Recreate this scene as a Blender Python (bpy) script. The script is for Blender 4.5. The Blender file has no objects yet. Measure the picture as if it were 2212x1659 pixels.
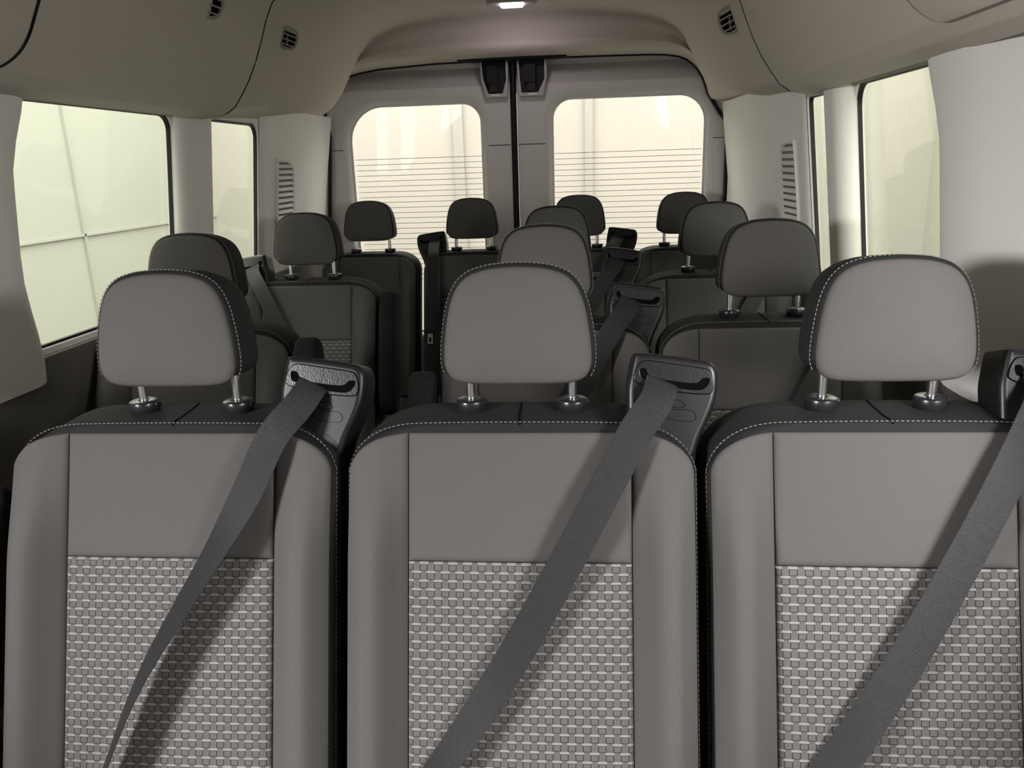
import bpy, bmesh, math, random
from mathutils import Vector, Matrix
from mathutils.geometry import tessellate_polygon
random.seed(4)
S = bpy.context.scene
COL = S.collection
pi = math.pi

# ------------------------------------------------------------------ camera
cam_d = bpy.data.cameras.new('camera'); cam = bpy.data.objects.new('camera', cam_d); COL.objects.link(cam)
cam_d.sensor_fit = 'HORIZONTAL'; cam_d.sensor_width = 36.0; cam_d.lens = 1660 / 2212 * 36.0
cam_d.clip_start = 0.02; cam_d.clip_end = 200
CAMP = Vector((0.2, 0.0, 1.36))
_vp = Vector(((1250 - 1106) / 1660, (829.5 - 350) / 1660, 1.0)).normalized()      # the van's axis as the camera sees it
_z = Vector((-math.sin(math.radians(0.4)), math.cos(math.radians(0.4)), 0)); _z = (_z - _vp * _z.dot(_vp)).normalized()
_x = _vp.cross(_z)
if _x.x < 0: _x = -_x
right = Vector((_x.x, _vp.x, _z.x)); up = Vector((_x.y, _vp.y, _z.y)); fwd = Vector((_x.z, _vp.z, _z.z))
cam.matrix_world = Matrix(((right.x, up.x, -fwd.x, CAMP.x), (right.y, up.y, -fwd.y, CAMP.y), (right.z, up.z, -fwd.z, CAMP.z), (0, 0, 0, 1)))
S.camera = cam

# ------------------------------------------------------------------ light and exposure
S.view_settings.view_transform = 'Standard'; S.view_settings.look = 'None'
S.view_settings.gamma = 1.0; S.view_settings.use_curve_mapping = False
S.view_settings.exposure = 0.0
W = bpy.data.worlds.new('sky'); S.world = W; W.use_nodes = True
bg = W.node_tree.nodes['Background']; bg.inputs[0].default_value = (1.0, 0.985, 0.95, 1); bg.inputs[1].default_value = 5.5

def area(name, loc, target, sx, sy, power, color, spread=180):
    l = bpy.data.lights.new(name, 'AREA'); l.shape = 'RECTANGLE'; l.size = sx; l.size_y = sy
    l.energy = power; l.color = color; l.spread = math.radians(spread)
    o = bpy.data.objects.new(name, l); COL.objects.link(o); o.location = loc
    o.rotation_euler = (Vector(target) - Vector(loc)).to_track_quat('-Z', 'Y').to_euler()
    return o
# bright lamps of the hall outside, shining in through the two door windows of the cab
area('hall_lamp', (-1.25, -0.40, 1.60), (0.07, -0.58, 1.50), 0.60, 0.44, 135, (1.0, 0.965, 0.955))
area('hall_lamp', (1.15, 0.12, 1.60), (0.75, 0.80, 1.20), 0.45, 0.40, 21, (1.0, 0.965, 0.955), 140)

# ------------------------------------------------------------------ materials
def mat(name, col, rough=0.6, metal=0.0, spec=0.5):
    m = bpy.data.materials.new(name); m.use_nodes = True
    b = m.node_tree.nodes['Principled BSDF']
    b.inputs['Base Color'].default_value = (*col, 1); b.inputs['Roughness'].default_value = rough
    b.inputs['Metallic'].default_value = metal; b.inputs['Specular IOR Level'].default_value = spec
    return m
def N(m, t, **kw):
    n = m.node_tree.nodes.new(t)
    for k, v in kw.items(): setattr(n, k, v)
    return n
def L(m, a, b): m.node_tree.links.new(a, b)
def bump(m, scale, strength, dist=0.001, vary=0.0, detail=2, stretch=(1, 1, 1)):
    b = m.node_tree.nodes['Principled BSDF']
    tc = N(m, 'ShaderNodeTexCoord'); mp = N(m, 'ShaderNodeMapping'); mp.inputs['Scale'].default_value = stretch
    no = N(m, 'ShaderNodeTexNoise'); no.inputs['Scale'].default_value = scale; no.inputs['Detail'].default_value = detail
    bu = N(m, 'ShaderNodeBump'); bu.inputs['Strength'].default_value = strength; bu.inputs['Distance'].default_value = dist
    L(m, tc.outputs['Object'], mp.inputs[0]); L(m, mp.outputs[0], no.inputs['Vector'])
    L(m, no.outputs['Fac'], bu.inputs['Height']); L(m, bu.outputs[0], b.inputs['Normal'])
    if vary:
        c = b.inputs['Base Color'].default_value[:3]
        mr = N(m, 'ShaderNodeMix', data_type='RGBA'); L(m, no.outputs['Fac'], mr.inputs[0])
        mr.inputs[6].default_value = (*[x * (1 - vary) for x in c], 1); mr.inputs[7].default_value = (*[x * (1 + vary) for x in c], 1)
        L(m, mr.outputs[2], b.inputs['Base Color'])
    return m
M = {}
M['grey_fabric'] = bump(mat('grey_fabric', (0.086, 0.0825, 0.0795), 0.9, 0, 0.2), 700, 0.35, 0.0006, 0.22, 3, (1, 1, 2.2))
M['dark_fabric'] = bump(mat('dark_fabric', (0.013, 0.015, 0.0145), 0.85, 0, 0.25), 600, 0.35, 0.0008, 0.3)
M['thread'] = mat('thread', (0.17, 0.17, 0.163), 0.8, 0, 0.2)
M['chrome'] = mat('chrome', (0.86, 0.88, 0.92), 0.24, 1.0)
M['black_plastic'] = bump(mat('black_plastic', (0.009, 0.009, 0.0095), 0.36, 0, 0.4), 900, 0.25, 0.0004)
M['collar_plastic'] = mat('collar_plastic', (0.014, 0.014, 0.015), 0.28, 0, 0.5)
M['bezel_plastic'] = bump(mat('bezel_plastic', (0.010, 0.010, 0.012), 0.30, 0, 0.45), 350, 0.4, 0.0006)
M['void'] = mat('void', (0.002, 0.002, 0.002), 0.9, 0, 0.05)
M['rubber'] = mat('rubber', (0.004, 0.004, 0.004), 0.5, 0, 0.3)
M['headliner'] = bump(mat('headliner', (0.62, 0.572, 0.510), 0.92, 0, 0.1), 500, 0.2, 0.0008, 0.05)
M['pillar_trim'] = bump(mat('pillar_trim', (0.82, 0.800, 0.775), 0.55, 0, 0.3), 900, 0.12, 0.0004)
M['door_trim'] = bump(mat('door_trim', (0.74, 0.72, 0.69), 0.55, 0, 0.3), 900, 0.12, 0.0004)
M['lower_trim'] = bump(mat('lower_trim', (0.13, 0.122, 0.108), 0.6, 0, 0.3), 900, 0.2, 0.0005)
M['floor'] = bump(mat('floor', (0.02, 0.02, 0.02), 0.8, 0, 0.3), 200, 0.3)
M['vent_plastic'] = mat('vent_plastic', (0.36, 0.345, 0.31), 0.5, 0, 0.3)
M['silver_plastic'] = mat('silver_plastic', (0.5, 0.49, 0.47), 0.35, 0.3)
M['heater_line'] = mat('heater_line', (0.30, 0.27, 0.20), 0.6)
M['outside_wall'] = mat('outside_wall', (0.40, 0.405, 0.362), 0.9, 0, 0.1)
M['outside_rear'] = bump(mat('outside_rear', (0.42, 0.402, 0.368), 0.9, 0, 0.1), 0.7, 0.0, 0.001, 0.08)
M['outside_joint'] = mat('outside_joint', (0.382, 0.387, 0.345), 0.9, 0, 0.1)
M['outside_post'] = mat('outside_post', (0.36, 0.352, 0.325), 0.9, 0, 0.1)
M['outside_ground'] = mat('outside_ground', (0.3, 0.295, 0.28), 0.9, 0, 0.1)
M['lamp_lens'] = mat('lamp_lens', (0.9, 0.9, 0.9), 0.3)
_b = M['lamp_lens'].node_tree.nodes['Principled BSDF']
_b.inputs['Emission Color'].default_value = (1.0, 0.90, 1.0, 1); _b.inputs['Emission Strength'].default_value = 14
def glass(name, tint):
    m = bpy.data.materials.new(name); m.use_nodes = True; nt = m.node_tree
    for n in list(nt.nodes): nt.nodes.remove(n)
    out = N(m, 'ShaderNodeOutputMaterial'); mx = N(m, 'ShaderNodeMixShader')
    t = N(m, 'ShaderNodeBsdfTransparent'); t.inputs[0].default_value = (*tint, 1)
    g = N(m, 'ShaderNodeBsdfGlossy'); g.inputs['Roughness'].default_value = 0.02
    f = N(m, 'ShaderNodeLayerWeight'); f.inputs['Blend'].default_value = 0.5
    p = N(m, 'ShaderNodeMath', operation='POWER'); p.inputs[1].default_value = 5; q = N(m, 'ShaderNodeMath', operation='MULTIPLY_ADD')
    q.inputs[1].default_value = 0.5; q.inputs[2].default_value = 0.025; L(m, f.outputs['Facing'], p.inputs[0]); L(m, p.outputs[0], q.inputs[0])
    L(m, q.outputs[0], mx.inputs[0]); L(m, t.outputs[0], mx.inputs[1]); L(m, g.outputs[0], mx.inputs[2]); L(m, mx.outputs[0], out.inputs[0])
    return m
M['side_glass'] = glass('side_glass', (0.93, 0.945, 0.885))
M['rear_glass'] = glass('rear_glass', (0.97, 0.96, 0.925))

def weave_material():
    """basket weave from the UV map in metres: grey upright yarns, pale short bars across every second one"""
    m = mat('woven_fabric', (0.28, 0.268, 0.25), 0.9, 0, 0.2)
    b = m.node_tree.nodes['Principled BSDF']
    uv = N(m, 'ShaderNodeUVMap'); sp = N(m, 'ShaderNodeSeparateXYZ'); L(m, uv.outputs[0], sp.inputs[0])
    def math_(op, a, c=None, d=None):
        n = N(m, 'ShaderNodeMath', operation=op)
        for i, v in enumerate((a, c, d)):
            if v is None: continue
            if isinstance(v, (int, float)): n.inputs[i].default_value = v
            else: L(m, v, n.inputs[i])
        return n.outputs[0]
    x = math_('DIVIDE', sp.outputs[0], 0.01045); y = math_('DIVIDE', sp.outputs[1], 0.0123)
    row = math_('FLOOR', y); fy = math_('FRACT', y)
    # two families: bars centred in cell 0 of even rows and in cell 1 of odd rows
    px = math_('ADD', math_('MULTIPLY', x, 0.5), math_('MULTIPLY', row, 0.5))
    d = math_('MULTIPLY', math_('ABSOLUTE', math_('SUBTRACT', math_('FRACT', px), 0.5)), 2.0)      # 0 at bar centre, 1 between
    dash = math_('MULTIPLY', math_('LESS_THAN', d, 0.62), math_('GREATER_THAN', fy, 0.74))
    edge_v = math_('MULTIPLY', math_('LESS_THAN', math_('ABSOLUTE', math_('SUBTRACT', d, 0.5)), 0.055), math_('LESS_THAN', fy, 0.74))
    edge_h = math_('MULTIPLY', math_('LESS_THAN', d, 0.50), math_('MULTIPLY', math_('GREATER_THAN', fy, 0.66), math_('LESS_THAN', fy, 0.74)))  # shade under each pale bar, painted into the weave colour
    edge_b = math_('MULTIPLY', math_('LESS_THAN', d, 0.50), math_('LESS_THAN', fy, 0.07))
    dark = math_('MAXIMUM', math_('MAXIMUM', edge_v, math_('MULTIPLY', edge_h, 0.55)), edge_b)
    tc = N(m, 'ShaderNodeTexCoord'); no = N(m, 'ShaderNodeTexNoise'); no.inputs['Scale'].default_value = 900
    L(m, tc.outputs['Object'], no.inputs['Vector'])
    def mixc(f, a, c):
        n = N(m, 'ShaderNodeMix', data_type='RGBA'); L(m, f, n.inputs[0])
        for i, v in ((6, a), (7, c)):
            if isinstance(v, tuple): n.inputs[i].default_value = (*v, 1)
            else: L(m, v, n.inputs[i])
        return n.outputs[2]
    base = mixc(no.outputs['Fac'], (0.074, 0.071, 0.068), (0.140, 0.135, 0.129))
    c1 = mixc(dark, base, (0.022, 0.021, 0.020))
    c2 = mixc(dash, c1, (0.240, 0.234, 0.226))
    L(m, c2, b.inputs['Base Color'])
    h = math_('SUBTRACT', math_('ADD', math_('MULTIPLY', dash, 0.5), 0.5), math_('MULTIPLY', dark, 0.5))
    bu = N(m, 'ShaderNodeBump'); bu.inputs['Strength'].default_value = 0.6; bu.inputs['Distance'].default_value = 0.0015
    L(m, h, bu.inputs['Height']); L(m, bu.outputs[0], b.inputs['Normal'])
    return m
M['woven_fabric'] = weave_material()

def belt_material():
    m = mat('belt_webbing', (0.020, 0.021, 0.022), 0.5, 0, 0.3)
    b = m.node_tree.nodes['Principled BSDF']
    uv = N(m, 'ShaderNodeUVMap'); w = N(m, 'ShaderNodeTexWave', wave_type='BANDS', bands_direction='Y')
    w.inputs['Scale'].default_value = 140; w.inputs['Distortion'].default_value = 1.2; w.inputs['Detail'].default_value = 1; w.inputs['Detail Scale'].default_value = 6
    no = N(m, 'ShaderNodeTexNoise'); no.inputs['Scale'].default_value = 900; no.inputs['Detail'].default_value = 2
    L(m, uv.outputs[0], w.inputs['Vector']); L(m, uv.outputs[0], no.inputs['Vector'])
    a = N(m, 'ShaderNodeMath', operation='ADD'); L(m, w.outputs['Fac'], a.inputs[0]); L(m, no.outputs['Fac'], a.inputs[1])
    bu = N(m, 'ShaderNodeBump'); bu.inputs['Strength'].default_value = 0.55; bu.inputs['Distance'].default_value = 0.0008
    L(m, a.outputs[0], bu.inputs['Height']); L(m, bu.outputs[0], b.inputs['Normal'])
    mr = N(m, 'ShaderNodeMix', data_type='RGBA'); L(m, no.outputs['Fac'], mr.inputs[0])
    mr.inputs[6].default_value = (0.005, 0.005, 0.0055, 1); mr.inputs[7].default_value = (0.034, 0.035, 0.037, 1)
    L(m, mr.outputs[2], b.inputs['Base Color'])
    return m
M['belt_webbing'] = belt_material()

# ------------------------------------------------------------------ mesh helpers
class MB:
    def __init__(s): s.v = []; s.f = []; s.uv = None
    def add(s, vs, fs):
        n = len(s.v); s.v += [tuple(v) for v in vs]; s.f += [tuple(i + n for i in f) for f in fs]; return s
    def box(s, c, ax, ay, az):
        """box about c with half-axis vectors"""
        c, ax, ay, az = (Vector(q) for q in (c, ax, ay, az))
        vs = [c + ax * i + ay * j + az * k for i in (-1, 1) for j in (-1, 1) for k in (-1, 1)]
        return s.add(vs, [(0, 1, 3, 2), (4, 6, 7, 5), (0, 4, 5, 1), (2, 3, 7, 6), (0, 2, 6, 4), (1, 5, 7, 3)])
    def grid(s, rows):
        nu = len(rows[0]); vs = [p for r in rows for p in r]
        return s.add(vs, [(i * nu + j, i * nu + j + 1, (i + 1) * nu + j + 1, (i + 1) * nu + j) for i in range(len(rows) - 1) for j in range(nu - 1)])
    def loft(s, rings, cap0=True, cap1=True, closed=True):
        n = len(rings[0]); vs = [p for r in rings for p in r]; fs = []
        for k in range(len(rings) - 1):
            for j in range(n if closed else n - 1):
                a = k * n + j; b = k * n + (j + 1) % n; fs.append((a, b, b + n, a + n))
        if cap0: fs.append(tuple(range(n - 1, -1, -1)))
        if cap1: fs.append(tuple((len(rings) - 1) * n + j for j in range(n)))
        return s.add(vs, fs)
    def tube(s, path, r, n=8):
        path = [Vector(p) for p in path]; rings = []
        for i, p in enumerate(path):
            t = (path[min(i + 1, len(path) - 1)] - path[max(i - 1, 0)]).normalized()
            a = Vector((0, 0, 1)) if abs(t.z) < 0.9 else Vector((1, 0, 0))
            x = t.cross(a).normalized(); y = t.cross(x)
            rings.append([p + (x * math.cos(2 * pi * k / n) + y * math.sin(2 * pi * k / n)) * r for k in range(n)])
        return s.loft(rings)
    def lathe(s, c, prof, n=28, axis=None):
        c = Vector(c); rings = [[c + Vector((r * math.cos(2 * pi * k / n), r * math.sin(2 * pi * k / n), z)) for k in range(n)] for r, z in prof]
        return s.loft(rings)
    def mesh(s, name, m, angle=38):
        me = bpy.data.meshes.new(name); me.from_pydata(s.v, [], s.f); me.validate()
        if s.uv:
            ul = me.uv_layers.new(name='UVMap')
            for lp in me.loops: ul.data[lp.index].uv = s.uv[lp.vertex_index]
        b = bmesh.new(); b.from_mesh(me); bmesh.ops.recalc_face_normals(b, faces=b.faces); b.to_mesh(me); b.free()
        me.polygons.foreach_set('use_smooth', [True] * len(me.polygons))
        me.set_sharp_from_angle(angle=math.radians(angle))
        me.materials.append(M[m] if isinstance(m, str) else m)
        return me
def obj(name, me, parent=None, **props):
    o = bpy.data.objects.new(name, me); COL.objects.link(o)
    if parent is not None: o.parent = parent
    for k, v in props.items(): o[k] = v
    return o
def empty(name, loc, **props):
    o = bpy.data.objects.new(name, None); COL.objects.link(o); o.location = loc; o.empty_display_size = 0.1
    for k, v in props.items(): o[k] = v
    return o
def ss(a, b, x):
    t = min(max((x - a) / (b - a), 0), 1); return t * t * (3 - 2 * t)
def area2(p): return sum(p[i][0] * p[(i + 1) % len(p)][1] - p[(i + 1) % len(p)][0] * p[i][1] for i in range(len(p))) / 2
def ccw(p): return list(p) if area2(p) > 0 else list(reversed(p))
def chaikin(p, n=2):
    for _ in range(n):
        q = []
        for i in range(len(p)):
            a, b = p[i], p[(i + 1) % len(p)]
            q += [(0.75 * a[0] + 0.25 * b[0], 0.75 * a[1] + 0.25 * b[1]), (0.25 * a[0] + 0.75 * b[0], 0.25 * a[1] + 0.75 * b[1])]
        p = q
    return p
def inset(p, d):
    """move a CCW polygon's edge inwards by d"""
    out = []; n = len(p)
    for i in range(n):
        a, b, c = p[i - 1], p[i], p[(i + 1) % n]
        e1 = Vector((b[0] - a[0], b[1] - a[1])); e2 = Vector((c[0] - b[0], c[1] - b[1]))
        if e1.length < 1e-9 or e2.length < 1e-9: out.append(b); continue
        n1 = Vector((-e1.y, e1.x)).normalized(); n2 = Vector((-e2.y, e2.x)).normalized()
        m_ = (n1 + n2); 
        if m_.length < 1e-6: m_ = n1
        m_.normalize(); k = d / max(m_.dot(n1), 0.4)
        out.append((b[0] + m_.x * k, b[1] + m_.y * k))
    return out
def rrect(x0, y0, x1, y1, r, n=8):
    """rounded rectangle, r one radius or four (bl, br, tr, tl)"""
    if not isinstance(r, (tuple, list)): r = (r,) * 4
    out = []
    for (cx, cy, a0, q) in ((x0 + r[0], y0 + r[0], pi, r[0]), (x1 - r[1], y0 + r[1], 1.5 * pi, r[1]), (x1 - r[2], y1 - r[2], 0, r[2]), (x0 + r[3], y1 - r[3], pi / 2, r[3])):
        for k in range(n + 1):
            a = a0 + pi / 2 * k / n; out.append((cx + q * math.cos(a), cy + q * math.sin(a)))
    return out
def plate(mb, fn, outer, w1, w0, bev=0.0, holes=(), steps=3, hole_bev=None, back=True):
    """solid plate: outline (and holes) in a plane, front at w1, back at w0, rounded front edges; fn maps (a, b, w) to space"""
    outer = ccw(outer); holes = [ccw(h) for h in holes]
    hb = bev if hole_bev is None else hole_bev
    def side(loop, sgn, b):
        rings = []
        for k in range(steps + 1):
            t = (pi / 2) * k / steps if b else pi / 2
            rings.append([fn(x, y, w1 - (b * (1 - math.cos(t)) if b else 0)) for x, y in inset(loop, sgn * b * (1 - math.sin(t)))])
            if not b: break
        rings.append([fn(x, y, w0) for x, y in loop]); mb.loft(rings, False, False)
        return inset(loop, sgn * b) if b else loop
    loops = [side(outer, 1, bev)] + [side(h, -1, hb) for h in holes]
    def fill(lps, w):
        flat = [q for l in lps for q in l]
        tri = tessellate_polygon([[Vector((x, y, 0)) for x, y in l] for l in lps])
        mb.add([fn(x, y, w) for x, y in flat], [tuple(t) for t in tri])
    fill(loops, w1)
    if back: fill([outer] + list(holes), w0)
    return mb
def catmull(pts, n):
    pts = [Vector(p) for p in pts]; out = []
    for i in range(len(pts) - 1):
        p0 = pts[max(i - 1, 0)]; p1 = pts[i]; p2 = pts[i + 1]; p3 = pts[min(i + 2, len(pts) - 1)]
        for k in range(n):
            t = k / n
            out.append(0.5 * ((2 * p1) + (p2 - p0) * t + (2 * p0 - 5 * p1 + 4 * p2 - p3) * t * t + (3 * p1 - p0 - 3 * p2 + p3) * t ** 3))
    out.append(pts[-1]); return out
def resample(path, step):
    path = [Vector(p) for p in path]; out = [path[0]]; acc = 0.0
    for a, b in zip(path, path[1:]):
        l = (b - a).length; d = step - acc
        while d <= l and l > 0: out.append(a + (b - a) * (d / l)); d += step
        acc = (acc + l) % step
    return out
def dashes(path, normals, length=0.0042, pitch=0.0068, half=0.00055):
    """thread stitches lying along a path"""
    mb = MB(); pts = resample(path, pitch)
    for i in range(len(pts) - 1):
        t = (pts[i + 1] - pts[i]).normalized(); n = normals(pts[i]); b = t.cross(n).normalized()
        mb.box(pts[i] + n * 0.0004, t * length / 2, b * half, n * half)
    return mb

# ------------------------------------------------------------------ the van's shell
XC = -0.03                                           # middle of the van
def XL(z): return -0.92 - 0.12 * (1.50 - z)
def XR(z): return 0.86 + 0.12 * (1.50 - z)
Y0, Y1 = -1.30, 3.56                                 # cab front, rear door plane
# profile of the headliner from the wall top over to the middle: (distance from the middle, height)
PROF = [(0.890, 1.500), (0.875, 1.514), (0.84, 1.528), (0.800, 1.541), (0.783, 1.556), (0.760, 1.586), (0.735, 1.622), (0.708, 1.672), (0.684, 1.728),
        (0.664, 1.780), (0.640, 1.826), (0.605, 1.862), (0.55, 1.890), (0.45, 1.915), (0.30, 1.932), (0.15, 1.939), (0.0, 1.941)]
def prof_normal(i):
    a = PROF[max(i - 1, 0)]; b = PROF[min(i + 1, len(PROF) - 1)]
    t = Vector((b[0] - a[0], b[1] - a[1])).normalized(); return Vector((-t.y, t.x)) * 1.0 if True else None
def prof_pt(i, off, side):
    n = prof_normal(i)                               # points into the cabin or out: make it outwards
    if n.x * 1.0 + n.y * 1.0 < 0 and i > 3: n = -n
    if i <= 3: n = Vector((0.0, 1.0))
    return (XC + side * (PROF[i][0] + n.x * off), PROF[i][1] + n.y * off)

# floor
mb = MB(); mb.box((XC, (Y0 + Y1) / 2, -0.03), (1.13, 0, 0), (0, (Y1 - Y0) / 2 + 0.05, 0), (0, 0, 0.03))
obj('floor', mb.mesh('floor', 'floor'), kind='structure', label='dark van floor between and below the rows of seats')

# headliner: profile swept from the cab to the rear, turning down into the arch over the rear doors
def full_profile(off):
    n = len(PROF)
    return [prof_pt(i, off, -1) for i in range(n)] + [prof_pt(i, off, 1) for i in range(n - 2, -1, -1)]
OFF = 0.016
base = full_profile(OFF)
ARCH_R = [(0.880, 1.592), (0.850, 1.592), (0.815, 1.592), (0.785, 1.594), (0.763, 1.602), (0.750, 1.622), (0.740, 1.655), (0.726, 1.690), (0.705, 1.722), (0.682, 1.745), (0.655, 1.764), (0.62, 1.777), (0.57, 1.785), (0.50, 1.789), (0.30, 1.792), (0.15, 1.793), (-0.04, 1.794)]
ARCH_L = [(-0.985, 1.580), (-0.970, 1.580), (-0.955, 1.580), (-0.942, 1.583), (-0.932, 1.596), (-0.926, 1.620), (-0.918, 1.652), (-0.904, 1.684), (-0.882, 1.708), (-0.855, 1.730), (-0.822, 1.746), (-0.785, 1.757), (-0.735, 1.767), (-0.66, 1.777), (-0.42, 1.789), (-0.25, 1.792), (-0.04, 1.794)]
arch = ARCH_L + ARCH_R[-2::-1]
assert len(arch) == len(base)
RISE = {0: 1, 1: 1, 2: 1, 3: 1, 4: 0.85, 5: 0.6, 6: 0.35, 7: 0.15}
base = [(x, z) for x, z in base]
def rise(i, y): k = min(i, 32 - i); return RISE.get(k, 0) * (0.018 * ss(2.3, 2.7, y) + 0.038 * ss(2.7, 3.3, y))
rows = [[(x, y, z + rise(i, y)) for i, (x, z) in enumerate(base)] for y in (Y0, 0.0, 1.4, 2.3, 2.4, 2.5, 2.6, 2.7, 2.8, 2.9, 3.0, 3.10, 3.20)]
base = [(x, z + rise(i, 3.4)) for i, (x, z) in enumerate(base)]
def blend(t, y, drop):
    out = []
    for (bx, bz), (ax, az) in zip(base, arch):
        w = ss(1.69, 1.78, az); u = t * w + drop[0] * (1 - w)          # the lip runs along the top only, the sides sweep straight back
        out.append((bx + (ax - bx) * u, y * w + drop[1] * (1 - w), bz + (az - bz) * u))
    return out
SIDE = ((0.02, 3.26), (0.06, 3.32), (0.13, 3.36), (0.24, 3.395), (0.38, 3.42), (0.52, 3.44), (0.65, 3.46), (0.76, 3.475), (0.86, 3.49), (0.93, 3.505), (0.98, 3.52), (1.0, 3.535))
for (t, y), sd in zip(((0.01, 3.26), (0.03, 3.33), (0.08, 3.385), (0.18, 3.42), (0.34, 3.435), (0.50, 3.428), (0.64, 3.410), (0.75, 3.400), (0.85, 3.408), (0.93, 3.435), (0.98, 3.48), (1.0, 3.535)), SIDE): rows.append(blend(t, y, sd))
rows.append([(x, 3.545, z + 0.03) for x, z in arch])
mb = MB(); mb.grid(rows)
obj('ceiling', mb.mesh('ceiling', 'headliner', 60), kind='structure', label='warm grey moulded headliner curving down to the rear doors')
# roof skin above it, so no light falls in from above
mb = MB(); mb.box((XC, (Y0 + Y1) / 2, 2.03), (1.02, 0, 0), (0, (Y1 - Y0) / 2 + 0.16, 0), (0, 0, 0.02)); mb.box((XC, Y1 + 0.13, 1.86), (1.02, 0, 0), (0, 0.03, 0), (0, 0, 0.19))
mb.box((XC - 0.99, 1.1, 1.80), (0.02, 0, 0), (0, 2.6, 0), (0, 0, 0.25)); mb.box((XC + 0.99, 1.1, 1.80), (0.02, 0, 0), (0, 2.6, 0), (0, 0, 0.25))
obj('ceiling', mb.mesh('roof', 'lower_trim'), kind='structure')

# moulded side panels of the headliner, one front and one middle panel on each side
def cove(name, side, ya, yb, off, label, R=0.075, s0=2, gap=0.0045):
    n = len(PROF); arc = [0.0]
    for i in range(1, n): arc.append(arc[-1] + math.dist(PROF[i], PROF[i - 1]))
    rows = []
    def at(s, off_):                                  # point of the profile at arc length s
        for i in range(n - 1):
            if arc[i + 1] >= s or i == n - 2:
                k = (s - arc[i]) / (arc[i + 1] - arc[i]); a = prof_pt(i, off_, side); b = prof_pt(i + 1, off_, side)
                return (a[0] + (b[0] - a[0]) * k, a[1] + (b[1] - a[1]) * k)
    sA, sB = arc[s0], arc[14]
    samples = [sA + (sB - sA) * (k / 150) ** 1.35 for k in range(151)]
    for s in [sA] + samples:
        first = s is sA and not rows
        d = s - sA; ye = yb - (R - math.sqrt(max(R * R - (R - d) ** 2, 0)) if d < R else 0)
        o2 = off + 0.016 if first else off
        r = []
        for y, o_ in [(ya, o2)] + [(ya + (ye - ya) * k / 8, o2) for k in range(1, 8)] + [(ye - 0.012, o2), (ye - 0.003, o2 + 0.002), (ye, o2 + 0.006), (ye, off + 0.024)]:
            x, z = at(s, o_); r.append((x, y, z))
        rows.append(r)
    m_ = MB(); m_.grid(rows)
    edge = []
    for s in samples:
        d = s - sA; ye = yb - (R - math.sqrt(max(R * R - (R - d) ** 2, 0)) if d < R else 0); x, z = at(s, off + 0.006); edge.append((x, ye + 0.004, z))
    seam = MB(); seam.tube(edge, gap, 8)  # dark bead along the edge stands in for the shadow in the gap
    o = obj(name, m_.mesh('headliner_panel', 'headliner', 50), label=label); o['kind'] = 'structure'; obj('panel_gap_shade', seam.mesh('panel_gap_shade', 'rubber'), o); return o
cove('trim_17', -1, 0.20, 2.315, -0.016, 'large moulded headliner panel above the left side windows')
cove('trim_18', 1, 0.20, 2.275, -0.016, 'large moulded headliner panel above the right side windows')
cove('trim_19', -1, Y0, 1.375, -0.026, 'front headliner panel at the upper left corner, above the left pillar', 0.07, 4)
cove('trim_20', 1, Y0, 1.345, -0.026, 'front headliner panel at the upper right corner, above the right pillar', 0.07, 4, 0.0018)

# side walls with window openings
def wall_fn(side):
    return (lambda y, z, w: (XL(z) + w, y, z)) if side < 0 else (lambda y, z, w: (XR(z) - w, y, z))
ZT = 1.522
WIN = {-1: [rrect(1.40, 1.000, 2.160, ZT, (0.03, 0.05, 0.050, 0.03)), rrect(2.345, 1.000, 2.755, ZT, (0.04, 0.05, 0.050, 0.03))],
       1: [rrect(1.40, 1.000, 2.030, ZT, (0.03, 0.05, 0.055, 0.03)), rrect(2.15, 1.000, 2.425, ZT, (0.04, 0.04, 0.02, 0.03))]}
for side, nm in ((-1, 'left'), (1, 'right')):
    f = wall_fn(side); mb = MB()
    outer = [(Y0, 0.96), (Y1 + 0.03, 0.96), (Y1 + 0.03, 1.56), (Y0, 1.56)]
    holes = list(WIN[side]) + [rrect(-0.90, 1.05, 0.40, 1.51, 0.06) if side < 0 else rrect(-0.50, 1.05, 0.78, 1.50, 0.06)]
    plate(mb, f, outer, 0.0, -0.016, 0.0, holes, hole_bev=0.003)
    obj('wall_' + nm, mb.mesh('wall_' + nm, 'pillar_trim'), kind='structure', label='light grey side wall trim with window openings, ' + nm + ' side of the cabin')
    mb = MB(); outer = [(Y0, 0.0), (Y1 + 0.03, 0.0), (Y1 + 0.03, 0.985), (Y0, 0.985)]
    plate(mb, f, outer, 0.012, -0.016, 0.006)
    obj('trim_' + ('1' if side < 0 else '2'), mb.mesh('lower_wall', 'lower_trim'), kind='structure', label='dark grey lower side trim below the windows, ' + nm + ' side')
    for k, h in enumerate(WIN[side]):
        i = (1 if side < 0 else 3) + k
        mb = MB(); plate(mb, f, inset(ccw(h), -0.012), -0.0165, -0.0195)
        g = obj('window_%d' % i, mb.mesh('window_glass', 'side_glass'), kind='structure', label=('front' if k == 0 else 'rear') + ' side window on the ' + nm + ', pale wall outside')
        mb = MB(); plate(mb, f, inset(ccw(h), -0.0005), -0.006, -0.016, 0.0, [inset(ccw(h), 0.0065)], back=False)
        obj('rubber_seal', mb.mesh('rubber_seal', 'rubber'), g)
# front cab: unseen wall added over the windscreen to block light, lit through the two door windows
mb = MB(); mb.box((XC, Y0, 1.0), (1.02, 0, 0), (0, 0.03, 0), (0, 0, 1.02))
obj('wall_front', mb.mesh('wall_front', 'lower_trim'), kind='structure')
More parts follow.
